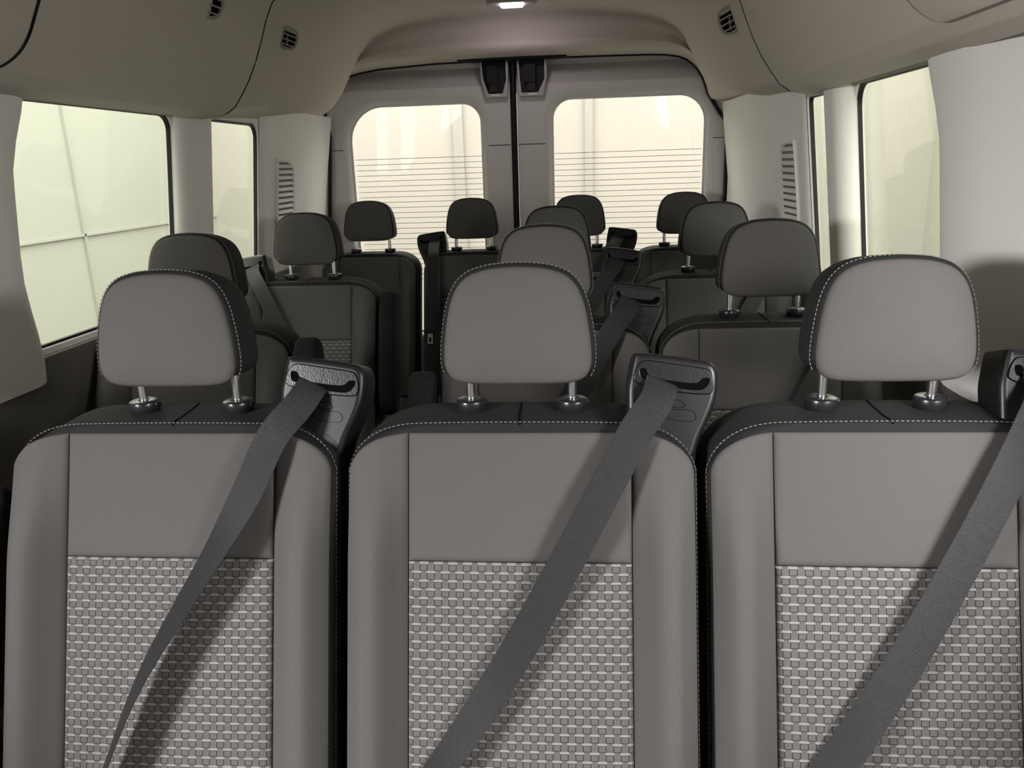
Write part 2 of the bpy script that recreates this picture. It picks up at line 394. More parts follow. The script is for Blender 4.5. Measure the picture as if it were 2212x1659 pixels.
# pillars: rounded posts standing proud of the walls
def pillar(name, side, sec, z0, z1, m, label, kind='structure', shift=None):
    f = wall_fn(side); mb = MB(); rings = []
    zs = [z0, z0 + 0.004] + [z0 + (z1 - z0) * k / 12 for k in range(1, 13)]
    for k, z in enumerate(zs):
        sc = 0.86 if k == 0 else 1.0
        fl = shift(z) if shift else 0.0                # its rear edge sweeps back towards the roof
        rings.append([f(y + (fl if j >= len(sec) / 2 else 0), z, d * sc if d > 0 else d) for j, (y, d) in enumerate(sec)])
    mb.loft(rings)
    o = obj(name, mb.mesh(name, m, 45), label=label); o['kind'] = kind; return o
def bump_sec(ya, yb, d, r):
    out = [(ya, -0.02)]
    for k in range(7): a = pi / 2 * k / 6; out.append((ya + r * (1 - math.cos(a)) * 0.9, d * math.sin(a)))
    for k in range(7): a = pi / 2 * k / 6; out.append((yb - r * (1 - math.sin(a)) * 0.9 if k < 6 else yb, d * math.cos(a)))
    return out + [(yb, -0.02)]
pillar('trim_3', -1, bump_sec(0.85, 1.488, 0.055, 0.09), 0.936, 1.60, 'pillar_trim', 'wide light grey pillar trim at the left edge of the view', shift=lambda z: 0.055 * ss(1.36, 1.56, z) + 0.045 * ss(1.20, 0.96, z))
pillar('trim_4', -1, bump_sec(0.85, 1.525, 0.040, 0.09), 0.0, 0.936, 'lower_trim', 'dark lower pillar trim below the light left pillar', shift=lambda z: 0.05 * ss(0.936, 0.75, z))
pillar('trim_5', 1, [(0.80, -0.014), (0.80, 0.002), (1.12, 0.002), (1.19, 0.008), (1.25, 0.026), (1.31, 0.045), (1.36, 0.054)] + bump_sec(1.20, 1.512, 0.055, 0.11)[8:], 0.936, 1.60, 'pillar_trim', 'wide light grey pillar trim at the right edge of the view', shift=lambda z: 0.06 * ss(1.36, 1.58, z))
pillar('trim_6', 1, bump_sec(0.80, 1.525, 0.040, 0.09), 0.0, 0.936, 'lower_trim', 'dark lower pillar trim below the light right pillar')
pillar('trim_7', -1, bump_sec(2.158, 2.372, 0.030, 0.08), 0.96, 1.56, 'pillar_trim', 'grey post between the two left side windows')
pillar('trim_8', 1, bump_sec(2.026, 2.155, 0.045, 0.05), 0.96, 1.56, 'pillar_trim', 'grey post between the two right side windows')

# rear corner panels between the last side windows and the doors
def corner(name, side, label):
    mb = MB(); f = wall_fn(side); rows = []
    ya = 2.757 if side < 0 else 2.427
    yz = [(ya, 0.002), (ya + 0.010, 0.010), (ya + 0.05, 0.014), (3.10, 0.020), (3.30, 0.026), (3.42, 0.034)]
    yend = 3.50
    if side < 0: yz = [(ya, 0.002), (ya + 0.010, 0.007), (ya + 0.05, 0.008), (3.10, 0.008), (3.30, 0.008), (3.42, 0.008)]
    lo = (0.037, 0.04, 0.042) if side > 0 else (0.007, 0.006, 0.004)
    for k in range(15):
        z = 0.96 + (1.585 - 0.96) * k / 14
        edge = abs((-0.934 - 0.075 * (1.5 - z) if side < 0 else 0.845) - (XL(z) if side < 0 else XR(z)))
        r = [f(y, z, d) for y, d in yz] + [f(3.47, z, max(edge * 0.5, lo[0])), f(yend, z, max(edge * 0.8, lo[1])), f(yend + 0.025, z, max(edge, lo[2])), f(yend + 0.04, z, -0.02)]
        rows.append(r)
    mb.grid(rows); o = obj(name, mb.mesh(name, 'pillar_trim', 50), label=label); o['kind'] = 'structure'; return o
corner('trim_9', -1, 'light grey rear corner panel left of the back doors')
corner('trim_10', 1, 'light grey rear corner panel right of the back doors')

# louvred vents in the rear corner panels
def louvre(side, ya, yb, z0, z1, label):
    f0 = wall_fn(side); f = f0 if side > 0 else (lambda a, b, w: f0(a, b, w - 0.008)); r = empty('wall_vent', (0, 0, 0), label=label, category='vent', group='louvred vents in the rear corner panels')
    sl = 0.05
    out = [(ya, z0), (yb, z0), (yb, z1 - (0.0 if side < 0 else sl)), (yb - 0.02, z1 - (0 if side < 0 else 0.01)), (ya + 0.02, z1 - (sl * 0.2 if side < 0 else 0)), (ya, z1 - (sl if side < 0 else 0))]
    out = [(ya, z0), (yb, z0), (yb, z1 - sl), (yb - 0.035, z1 - 0.012), (ya + 0.02, z1), (ya, z1 - 0.01)]
    o2 = chaikin(ccw(out), 2); inn = inset(o2, 0.010)
    d = 0.0165 + 0.004
    mb = MB(); plate(mb, f, o2, d + 0.005, d - 0.006, 0.003, [inn]); obj('frame', mb.mesh('vent_frame', 'pillar_trim'), r)
    mb = MB(); plate(mb, f, inset(o2, 0.004), d - 0.003, d - 0.004); obj('backing', mb.mesh('vent_backing', 'lower_trim'), r)
    n = int((z1 - z0) / 0.021)
    for k in range(n):
        z = z0 + 0.012 + (z1 - z0 - 0.024) * k / (n - 1)
        y1 = yb - 0.008 - max(0, (z - (z1 - sl))) * 0.9
        c = Vector(f((ya + 0.008 + y1) / 2, z, d + 0.001)); s_ = 1 if side < 0 else -1
        mb = MB(); mb.box(c, (0, (y1 - ya - 0.008) / 2, 0), (0.0042 * s_, 0, -0.0056), (0.0011 * s_, 0, 0.0011)); obj('slat', mb.mesh('vent_slat', 'pillar_trim'), r)
    return r
louvre(-1, 2.895, 3.080, 1.05, 1.412, 'louvred vent in the left rear corner panel')
louvre(1, 2.495, 2.692, 1.05, 1.412, 'louvred vent in the right rear corner panel')

# rear doors
def YD(x, y, w): return (x, Y1 - w, y)
SEAM = -0.082
DW = {1: rrect(-0.830, 0.60, -0.228, 1.628, (0.06, 0.06, 0.085, 0.155), 10), 2: rrect(0.085, 0.60, 0.750, 1.630, (0.06, 0.06, 0.115, 0.085), 10)}
def door(i, x0, x1, tl, tr, label):
    top = 1.800; crease = 1.692
    out = [(x0, 0.05), (x1, 0.05), (x1, crease), (x0, crease)]
    hole = ccw(DW[i])
    mb = MB(); plate(mb, YD, out, 0.0, -0.05, 0.004, [hole], 4, 0.034)
    d = obj('door_%d' % i, mb.mesh('door_trim', 'door_trim', 50), label=label); d['kind'] = 'structure'
    mb = MB(); xa, xb = x0, x1                         # upper strip of the door trim leans back from a crease
    mb.grid([[(xa, Y1 + 0.001, crease - 0.006), (xb, Y1 + 0.001, crease - 0.006)], [(xa, Y1 + 0.001, crease), (xb, Y1 + 0.001, crease)], [(xa, Y1 + 0.006, crease + 0.006), (xb, Y1 + 0.006, crease + 0.006)],
             [(xa, Y1 + 0.075, 1.775), (xb, Y1 + 0.075, 1.775)], [(xa, Y1 + 0.080, 1.86), (xb, Y1 + 0.080, 1.86)]])
    obj('top_trim', mb.mesh('top_trim', 'door_trim'), d)
    mb = MB(); plate(mb, lambda x, y, w: (x, Y1 - w + (1.63 - y) * 0.09, y), inset(hole, -0.004), -0.034, -0.038); obj('window_pane', mb.mesh('rear_pane', 'rear_glass'), d)
    mb = MB(); plate(mb, YD, inset(hole, -0.006), -0.024, -0.029, 0.0, [inset(hole, 0.006)]); obj('window_seal', mb.mesh('window_seal', 'pillar_trim'), d)
    xs = [p[0] for p in hole]; a, b = min(xs), max(xs)
    mb = MB()
    for k in range(24):
        z = 1.400 - 0.0243 * k
        mb.box(((a + b) / 2, Y1 + 0.0335 + (1.63 - z) * 0.09, z), ((b - a) / 2 - 0.006, 0, 0), (0, 0.0004, 0), (0, 0, 0.0011))
    obj('heater_wires', mb.mesh('heater_wires', 'heater_line'), d)
    mb = MB()
    for p, q in ((x0 + 0.004, a - 0.030), (b + 0.030, x1 - 0.004)):
        mb.box(((p + q) / 2, Y1 - 0.0002, 1.443), ((q - p) / 2, 0, 0), (0, 0.0008, 0), (0, 0, 0.0014))
    obj('trim_joint', mb.mesh('trim_joint', 'void'), d)
    return d
d1 = door(1, -0.985, SEAM - 0.014, 0.14, 0.0, 'left back door with a rounded heated window')
d2 = door(2, SEAM + 0.014, 0.90, 0.0, 0.14, 'right back door with a rounded heated window')
# rubber strip between the doors and around the opening
mb = MB(); mb.tube([(SEAM, Y1 - 0.004, z) for z in (0.05, 0.6, 1.2, 1.80)], 0.014, 10)
obj('trim_11', mb.mesh('door_gap_seal', 'rubber'), kind='structure', label='black rubber strip where the two back doors meet')
mb = MB(); mb.tube([(x, 3.538, z + 0.002) for x, z in [(-0.990, 0.7), (-0.9385, 1.2), (-0.9090, 1.5)] + [q for q in arch if q[1] > 1.60] + [(0.800, 1.545), (0.836, 1.50), (0.838, 1.2), (0.838, 0.7)]], 0.0085, 8)
obj('trim_12', mb.mesh('door_opening_seal', 'rubber'), kind='structure', label='black rubber seal around the back door opening')
# latch covers at the top of each door
def latch(x0, x1, flip, label):
    r = empty('door_latch', (0, 0, 0), label=label, category='latch', group='door latches at the top of the back doors')
    zt, zb = 1.795, 1.640
    m_ = (x0 + x1) / 2
    lean_l, lean_r = (0.024, 0.004) if not flip else (0.008, 0.016)
    out = [(x0, zt), (x0 + 0.004, zt - 0.08), (x0 + lean_l, zb), (x1 - lean_r, zb), (x1, zt - 0.08), (x1, zt)]
    inn = [(x0 + 0.008, zt - 0.004), (x0 + 0.012, zt - 0.075), (x0 + lean_l + 0.010, zb + 0.016), (x1 - lean_r - 0.022, zb + 0.016), (x1 - 0.010, zt - 0.085), (x1 - 0.010, zt - 0.004)]
    mb = MB(); o1, i1 = ccw(out), ccw(inn); k0 = min(range(6), key=lambda k: math.dist(i1[k], o1[0])); i1 = i1[k0:] + i1[:k0]
    mb.loft([[YD(*p, -0.04) for p in o1], [YD(*p, 0.028) for p in o1], [YD(*p, 0.030) for p in inset(o1, 0.002)], [YD(*p, 0.030) for p in inset(i1, -0.001)], [YD(*p, 0.028) for p in i1], [YD(*p, -0.04) for p in i1]], False, False)
    obj('frame', mb.mesh('latch_frame', 'silver_plastic'), r, label='silver grey frame')
    mb = MB(); plate(mb, YD, inn, 0.006, -0.04); obj('recess', mb.mesh('latch_recess', 'rubber'), r)
    mb = MB(); mb.box((m_ - 0.008, Y1 - 0.024, zt - 0.062), (0.024, 0, 0), (0, 0.012, 0), (0, 0, 0.035)); obj('latch_block', mb.mesh('latch_block', 'rubber'), r)
    mb = MB(); mb.box((m_ - 0.004, Y1 - 0.016, zb + 0.048), (0.017, 0, 0), (0, 0.008, 0), (0, 0, 0.026)); obj('striker', mb.mesh('striker', 'black_plastic'), r)
    mb = MB(); mb.box((m_ + 0.002, Y1 - 0.031, zb + 0.009), (0.019, 0, 0), (0, 0.002, 0), (0, 0, 0.004)); obj('clip', mb.mesh('clip', 'pillar_trim'), r)
latch(-0.222, -0.100, False, 'black door latch with silver frame left of the door gap')
latch(-0.062, 0.066, True, 'black door latch with silver frame right of the door gap')
mb = MB(); plate(mb, lambda x, y, w: (x, 3.50 - w, y), chaikin([(-0.33, 1.792), (-0.27, 1.803), (-0.20, 1.806), (0.04, 1.807), (0.10, 1.806), (0.17, 1.792), (0.10, 1.784), (-0.26, 1.784)], 1), 0.010, -0.05, 0.004)
obj('striker_cover', mb.mesh('striker_cover', 'rubber'), label='black striker cover at the headliner edge above the door latches', category='cover')

# air outlets in the headliner
def outlet(side, y, i, frac, label, size=0.040):
    a = prof_pt(i, OFF if y > 2.3 else 0.0, side); b = prof_pt(i + 1, OFF if y > 2.3 else 0.0, side)
    p = Vector((a[0] + (b[0] - a[0]) * frac, y, a[1] + (b[1] - a[1]) * frac))
    t = Vector((b[0] - a[0], 0, b[1] - a[1])).normalized(); yv = Vector((0, 1, 0)); n = yv.cross(t); 
    if n.x * side > 0: n = -n
    a_ = math.radians(32); n, yv = n * math.cos(a_) - yv * math.sin(a_), yv * math.cos(a_) + n * math.sin(a_)   # the outlet is angled forward
    p = p + n * 0.012
    def f(q, s, w): return p + yv * q + t * s + n * w
    r = empty('air_outlet', (0, 0, 0), label=label, category='vent', group='air outlets in the headliner')
    h = size
    out = chaikin(ccw([(-h * 0.95, -h), (h * 0.75, -h), (h * 1.15, -h * 0.1), (h * 0.75, h), (-h * 0.95, h)]), 2)
    inn = inset(out, 0.007)
    mb = MB(); plate(mb, f, out, 0.006, -0.05, 0.003, [inn]); obj('frame', mb.mesh('outlet_frame', 'vent_plastic'), r)
    mb = MB(); plate(mb, f, inset(out, 0.003), -0.001, -0.004); obj('recess', mb.mesh('outlet_recess', 'void'), r)
    for k in range(4):
        s = -h * 0.62 + h * 1.28 * k / 3
        half = h * (0.80 if k in (0, 3) else 0.95)
        mb = MB(); mb.box(f(0.0, s, 0.001), yv * half, n * 0.005 + t * 0.001, t * (0.0018 if k < 3 else 0.006)); obj('slat', mb.mesh('outlet_slat', 'vent_plastic'), r)
    for q in (-0.1, 0.05):
        mb = MB(); mb.box(f(h * q, 0 if q < 0 else -h * 0.4, -0.0005), yv * 0.0015, n * 0.002, t * h * 0.35); obj('divider', mb.mesh('outlet_divider', 'vent_plastic'), r)
outlet(-1, 2.56, 8, 0.62, 'slatted air outlet in the rear headliner above the left corner panel', 0.034)
outlet(1, 2.56, 8, 0.45, 'slatted air outlet in the rear headliner on the right')
outlet(-1, 1.98, 8, 0.75, 'air outlet in the left headliner panel, cut by the top of the view')

# lit dome lamp at the rear of the roof
lamp = empty('dome_lamp', (-0.045, 3.135, 1.957), label='lit dome lamp set in the headliner above the back doors', category='lamp')
mb = MB(); plate(mb, lambda x, y, w: (x, y, -0.004 - w), rrect(-0.095, -0.045, 0.095, 0.045, 0.04), 0.020, 0.0, 0.008)
obj('housing', mb.mesh('lamp_housing', 'vent_plastic'), lamp)
mb = MB(); plate(mb, lambda x, y, w: (x, y, -0.022 - w), rrect(-0.043, -0.030, 0.043, 0.030, 0.012), 0.010, 0.0, 0.005)
obj('lens', mb.mesh('lamp_lens', 'lamp_lens'), lamp, label='glowing white lens')
ld = bpy.data.lights.new('dome_lamp_light', 'AREA'); ld.shape = 'RECTANGLE'; ld.size = 0.08; ld.size_y = 0.05; ld.energy = 0.22; ld.color = (1.0, 0.82, 1.0)
lo = bpy.data.objects.new('dome_lamp_light', ld); COL.objects.link(lo); lo.location = (-0.045, 3.13, 1.91); lo.rotation_euler = (0.55, 0, 0)

# outside: pale building walls around the parked van, open to the sky
def outside(name, quad, m, label):
    mb = MB(); mb.add(quad, [(0, 1, 2, 3)]); return obj(name, mb.mesh(name, m), kind='structure', label=label)
outside('floor_outside', [(-9, -6, -0.45), (9, -6, -0.45), (9, 10, -0.45), (-9, 10, -0.45)], 'outside_ground', 'pale ground outside the van')
def solid(name, c, h, m, label):
    mb = MB(); mb.box(c, (h[0], 0, 0), (0, h[1], 0), (0, 0, h[2])); return obj(name, mb.mesh(name, m), kind='structure', label=label)
solid('wall_outside_left', (-3.3, 2.0, 1.0), (0.1, 7, 1.6), 'outside_wall', 'pale building wall seen through the left side windows')
solid('wall_outside_right', (3.3, 2.0, 1.0), (0.1, 7, 1.6), 'outside_wall', 'pale building wall seen through the right side windows')
solid('wall_outside_rear', (0, 7.2, 1.0), (3.2, 0.1, 1.9), 'outside_rear', 'cream building wall seen through the back door windows')
for k, (x, w) in enumerate(((-0.86, 0.045), (0.29, 0.035))):
    solid('trim_%d' % (13 + k), (x, 7.08, 1.6), (w, 0.02, 1.3), 'outside_post', 'slim grey upright strip on the cream wall behind the van')
solid('trim_15', (-3.19, 2.0, 0.983), (0.01, 7, 0.008), 'outside_joint', 'level joint line on the wall beyond the left windows')
solid('trim_16', (-3.19, 5.10, 0.9), (0.01, 0.008, 1.5), 'outside_joint', 'upright joint line on the wall beyond the left windows')

# ------------------------------------------------------------------ seats
LEAN = math.radians(18)
UPV = Vector((0, math.sin(LEAN), math.cos(LEAN))); NV = Vector((0, -math.cos(LEAN), math.sin(LEAN)))
B0 = Vector((0, -0.055, 0.993))
def P(u, v, w): return B0 + Vector((u, 0, 0)) + UPV * v + NV * w
VB, VS = -0.60, -0.184                                # bottom of the back, seam above the woven panel
def back_outline(hw, top, ru, rv, crown=0.004, n=22):
    half = [(hw * 1.0, VB + (top - rv - VB) * k / 10) for k in range(10)]
    for k in range(n + 1):
        t = pi / 2 * k / n; half.append((hw - ru + ru * math.cos(t) ** (2 / 2.25), top - rv + rv * math.sin(t) ** (2 / 2.25)))
    half += [((hw - ru) * (1 - k / 8), top) for k in range(1, 9)]
    half = [(u, v + crown * (1 - (u / hw) ** 2) * ss(-0.1, top, v)) for u, v in half]
    return half + [(-u, v) for u, v in reversed(half[:-1])]
BODY = [(0.000, 0.013, 0.006), (-0.004, 0.009, 0.0095), (-0.012, 0.004, 0.0130), (-0.030, 0.000, 0.0180), (-0.060, 0.000, 0.0290), (-0.088, 0.002, 0.0400), (-0.106, 0.008, 0.0370), (-0.118, 0.018, 0.0260), (-0.126, 0.045, 0.0)]
def body_ring(hw, w, ins, top): return back_outline(hw - ins, top, 0.135 * hw / 0.2575, 0.088)
def make_back(hw):
    mb = MB(); mb.loft([[P(u, v, w) for u, v in body_ring(hw, w, i, t)] for w, i, t in BODY]); return mb.mesh('backrest', 'dark_fabric', 60)
def wf(u, v, hw, um):
    """height of the padded front over the back plane"""
    a = abs(u); mid = (um + hw) / 2
    bol = ss(um - 0.006, mid - 0.002, a) * (1 - 0.80 * ss(mid + 0.006, hw, a))
    k = 0.25 + 0.75 * ss(-0.02, -0.20, v)
    return 0.040 * bol * k + 0.004 * (1 - min(a / um, 1) ** 2)
def panel_top(u, hl, ru=0.105, rv=0.062):
    a = abs(u)
    if a <= hl - ru: return 0.0
    x = min((a - (hl - ru)) / ru, 1.0); return -rv * (1 - (1 - x ** 2.25) ** (1 / 2.25))
def panel_mesh(name, hw, um, u0, u1, vlo, vhi, m, edge_lo=True, edge_hi=True, nu=26, nv=48, fall_u=(1, 1)):
    hl = hw - 0.0100; rows = []; uvs = []
    for j in range(nu + 1):
        x = 0.5 - 0.5 * math.cos(pi * j / nu); u = u0 + (u1 - u0) * x
        top = vhi if vhi is not None else panel_top(u, hl) - 0.0
        r = []
        for i in range(nv + 1):
            y = 0.5 - 0.5 * math.cos(pi * i / nv) if nv < 60 else i / nv
            v = vlo + (top - vlo) * y
            d = min((u - u0) if fall_u[0] else 9, (u1 - u) if fall_u[1] else 9)
            if edge_hi: d = min(d, top - v)
            if edge_lo: d = min(d, v - vlo)
            e = min(d / 0.010, 1.0)
            w = wf(u, v, hw, um) + 0.005 - 0.0062 * (1 - math.sqrt(max(1 - (1 - e) ** 2, 0)))
            r.append(P(u, v, w)); uvs.append((u, v))
        rows.append(r)
    mb = MB(); mb.grid(rows); mb.uv = uvs
    return mb.mesh(name, m, 60)
def make_back_stitching(hw):
    hl = hw - 0.0100; path = []
    for k in range(-80, 81):
        s = k / 80; a = abs(s); u = math.copysign((hl + 0.001) * math.sin(a * pi / 2) if a < 1 else hl, s)
        path.append((u, panel_top(min(abs(u), hl - 0.0005), hl)))
    path = [(-hl - 0.0, VB + 0.02)] + path + [(hl, VB + 0.02)]
    out = []
    for i, (u, v) in enumerate(path):
        f_ = ss(0.0, 0.07, -v) * 1.0                     # on the flank the seam runs on the side face
        top = v + 0.0105 * (1 - f_)
        out.append(P(u + math.copysign(0.0045 * f_, u), top - 0.0005 + 0.004 * max(0, 1 - (u / hw) ** 2) * (1 - f_), -0.0035 - 0.006 * f_))
    def nrm(p):
        s = abs(p.x) / hl
        return (NV * 0.85 + UPV * 0.5 * (1 - ss(0.85, 1, s)) + Vector((math.copysign(1.0, p.x), 0, 0)) * ss(0.85, 1, s)).normalized()
    return dashes(out, nrm).mesh('stitching', 'thread', 30)
def make_cap_seam():
    pts = [P(0.002, 0.010, 0.0), P(0.001, 0.0138, -0.004), P(0.0, 0.0173, -0.012), P(-0.001, 0.0223, -0.030), P(-0.0015, 0.0333, -0.060), P(-0.002, 0.0443, -0.088)]
    mb = MB(); mb.tube(pts, 0.0011, 6); return mb.mesh('cap_seam', 'void')

# head restraint, in its own leaning frame
HL = math.radians(7); HUP = Vector((0, math.sin(HL), math.cos(HL))); HN = Vector((0, -math.cos(HL), math.sin(HL))); H0 = Vector((0, -0.044, 1.0575))
def PH(u, v, w): return H0 + Vector((u, 0, 0)) + HUP * v + HN * w
_h = [(0.0, 0.0), (0.05, 0.0005), (0.080, 0.003), (0.097, 0.011), (0.1055, 0.027), (0.107, 0.045), (0.105, 0.070), (0.101, 0.097), (0.095, 0.122), (0.085, 0.143), (0.069, 0.158), (0.045, 0.1665), (0.022, 0.1695), (0.0, 0.1705)]
_hs = [(p.x, p.y) for p in catmull([(a, b, 0) for a, b in _h], 5)]
HOUT = ccw(_hs + [(-u, v) for u, v in reversed(_hs[1:-1])])
def make_head_shell():
    rings = []
    for w, i in ((-0.0015, 0.004), (-0.004, 0.0005), (-0.010, -0.003), (-0.030, -0.0035), (-0.058, -0.0030), (-0.080, 0.001), (-0.093, 0.008), (-0.100, 0.021)):
        rings.append([PH(u, v + 0.013 * max(0, 1 - v / 0.035), w) for u, v in inset(HOUT, i)])
    mb = MB(); mb.loft(rings); return mb.mesh('headrest', 'dark_fabric', 60)
def make_head_face():
    o = inset(HOUT, 0.0025); rings = []
    for k in (1.0, 0.995, 0.985, 0.97, 0.94, 0.90, 0.84, 0.74, 0.6, 0.4, 0.2, 0.06):
        w = -0.0045 + 0.006 * math.sqrt(max(0, 1 - max(0, (k - 0.92) / 0.08) ** 2)) + 0.013 * (1 - k ** 2.6)
        rings.append([PH(u * k, 0.082 + (v - 0.082) * k, w) for u, v in o])
    mb = MB(); mb.loft(rings, cap0=False); return mb.mesh('face_panel', 'grey_fabric', 60)
def make_head_stitching():
    o = inset(HOUT, -0.003); i0 = min(range(len(o)), key=lambda i: abs(o[i][0] - 0.10) + abs(o[i][1] - 0.015))
    loop = [o[(i0 + k) % len(o)] for k in range(len(o))]
    path = [(u, v) for u, v in loop if v > 0.012]
    pts = [PH(u, v, -0.0085) for u, v in path]; c = PH(0, 0.08, -0.0085)
    return dashes(pts, lambda p: ((p - c).normalized() * 0.8 + HN * 0.6).normalized(), 0.0040, 0.0062, 0.0005).mesh('stitching', 'thread', 30)
def make_post(x):
    mb = MB(); mb.tube([(x, 0.012, 0.985), (x, 0.013, 1.03), (x, 0.0155, 1.085)], 0.0066, 16); return mb.mesh('headrest_post', 'chrome')
def make_collar(x):
    mb = MB(); mb.lathe((x, 0.013, 1.008), [(0.0200, -0.006), (0.0220, 0.000), (0.0228, 0.004), (0.0228, 0.0105), (0.0218, 0.0134), (0.0192, 0.0148), (0.0090, 0.0150), (0.0080, 0.0140)]); return mb.mesh('post_collar', 'collar_plastic')
def make_button(x):
    mb = MB(); plate(mb, lambda a, b, w: (x + 0.0210 + w, 0.013 + a, 1.016 + b), rrect(-0.0065, -0.0042, 0.0065, 0.0042, 0.002, 3), 0.0035, -0.003, 0.001); return mb.mesh('release_button', 'black_plastic')

# belt guide on the shoulder: outlines in the plane of the seat back
G_OUT = [(0.1714, 0.1161), (0.2737, 0.102), (0.2832, 0.0954), (0.2883, 0.0835), (0.2875, 0.062), (0.2835, 0.0405), (0.2726, 0.0136), (0.26, -0.012), (0.25, -0.05), (0.158, -0.05), (0.1579, 0.0519), (0.1586, 0.0672), (0.1625, 0.0845), (0.167, 0.1085)]
G_BEZ = [(0.1676, 0.0714), (0.1682, 0.0811), (0.1732, 0.0941), (0.1797, 0.1011), (0.1883, 0.1021), (0.2267, 0.0958), (0.2669, 0.0901), (0.2743, 0.0868), (0.2779, 0.0803), (0.2798, 0.0663), (0.2786, 0.0566), (0.2728, 0.0523), (0.2305, 0.0558), (0.1943, 0.0625)]
G_SLOT = [(0.1762, 0.0909), (0.1862, 0.0902), (0.1881, 0.0832), (0.1944, 0.0766), (0.2221, 0.0715), (0.2539, 0.0675), (0.2614, 0.0707), (0.2657, 0.0761), (0.2762, 0.0754), (0.2735, 0.0674), (0.2676, 0.061), (0.2602, 0.0583), (0.2316, 0.0612), (0.1795, 0.0756), (0.1768, 0.0811)]
G_CAP = [(0.2111, 0.0322), (0.245, 0.031), (0.2514, 0.0288), (0.2566, 0.0223), (0.2544, 0.0159), (0.248, 0.0127), (0.2109, 0.0176)]
G_CAP2 = [(0.2197, 0.0456), (0.2303, 0.0456), (0.2377, 0.0418), (0.2419, 0.033), (0.2185, 0.0342)]
GW = -0.025
def make_guide(sg, dx):
    def f(a, b, w): return P(sg * (a + dx), b, GW + w)
    r = {}
    mb = MB(); plate(mb, f, chaikin(ccw(G_OUT), 2), 0.0, -0.062, 0.009, (), 5); r['belt_guide'] = mb.mesh('belt_guide', 'black_plastic', 50)
    mb = MB(); plate(mb, f, inset(chaikin(ccw(G_BEZ), 2), -0.0009), 0.0004, -0.004); r['belt_slot'] = mb.mesh('belt_slot', 'void')
    mb = MB(); plate(mb, f, chaikin(ccw(G_BEZ), 2), 0.0022, 0.0, 0.0008, [chaikin(ccw(G_SLOT), 2)], 2); r['bezel'] = mb.mesh('bezel', 'bezel_plastic')
    mb = MB(); a, b = (0.2272, 0.0952), (0.2232, 0.0722); c = ((a[0] + b[0]) / 2, (a[1] + b[1]) / 2)
    A = Vector(f(*a, 0.0022)); Bq = Vector(f(*b, 0.0022)); mb.box((A + Bq) / 2, (A - Bq) / 2, Vector((0.0005, 0, 0)), NV * 0.0003); r['divider'] = mb.mesh('divider', 'rubber')
    mb = MB()
    for q in (G_CAP, G_CAP2):
        o = chaikin(ccw(q), 2); plate(mb, f, o, 0.0005, 0.0, 0.0, [inset(o, 0.0006)])
    r['cover_cap'] = mb.mesh('cover_cap', 'void')
    return r
def make_belt(path, sg, dx, twist=None, hw=0.0235, step=0.0022):
    """webbing ribbon along points (u, v, w); twist in degrees turns its face about its own length"""
    pts = catmull([P(sg * (u + dx), v, w) for u, v, w in path], 24); tw = twist or [0] * len(path)
    tws = [x.x for x in catmull([(t, 0, 0) for t in tw], 24)]
    L_ = [0.0]
    for a, b in zip(pts, pts[1:]): L_.append(L_[-1] + (b - a).length)
    n = int(L_[-1] / step); mb = MB(); uv = []; rings = []; j = 0
    for i in range(n + 1):
        s = L_[-1] * i / n
        while j < len(pts) - 2 and L_[j + 1] < s: j += 1
        k = (s - L_[j]) / max(L_[j + 1] - L_[j], 1e-9); p = pts[j].lerp(pts[j + 1], k); t = (pts[min(j + 2, len(pts) - 1)] - pts[max(j - 1, 0)]).normalized()
        a = math.radians(tws[j] + (tws[j + 1] - tws[j]) * k) * sg
        wd = NV.cross(t).normalized(); nn = t.cross(wd).normalized()
        wd, nn = wd * math.cos(a) + nn * math.sin(a), nn * math.cos(a) - wd * math.sin(a)
        e = hw + (0.0006 if i % 2 else -0.0006)
        rings.append([p - wd * e + nn * 0.0004, p - wd * hw * 0.5 + nn * 0.0008, p + wd * hw * 0.5 + nn * 0.0008, p + wd * e + nn * 0.0004, p + wd * e - nn * 0.0006, p - wd * e - nn * 0.0006])
        uv += [(-e, s), (-hw / 2, s), (hw / 2, s), (e, s), (e, s), (-e, s)]
    mb.loft(rings); mb.uv = uv; return mb.mesh('seat_belt', 'belt_webbing', 40)
BELT = [(0.2090, 0.0735, -0.0290), (0.2075, 0.0700, -0.0195), (0.1960, 0.0420, 0.0020), (0.1660, 0.000, 0.0270), (0.1185, -0.086, 0.036), (0.071, -0.175, 0.036), (0.0015, -0.300, 0.033), (-0.0695, -0.411, 0.030), (-0.1045, -0.4605, 0.028), (-0.150, -0.53, 0.026), (-0.175, -0.57, 0.022)]
TW = [0, 0, 0, 0, 0, 2, 8, 28, 38, 40, 30]
BELT_L = [(0.2130, 0.0730, -0.0290), (0.2110, 0.0690, -0.0195), (0.1980, 0.0400, 0.0020), (0.168, -0.008, 0.0280), (0.1365, -0.084, 0.038), (0.088, -0.1745, 0.044), (-0.0065, -0.338, 0.052), (-0.064, -0.4765, 0.050), (-0.10, -0.57, 0.045)]
TW_L = [0, 0, 0, 2, 6, 32, 52, 60, 62]
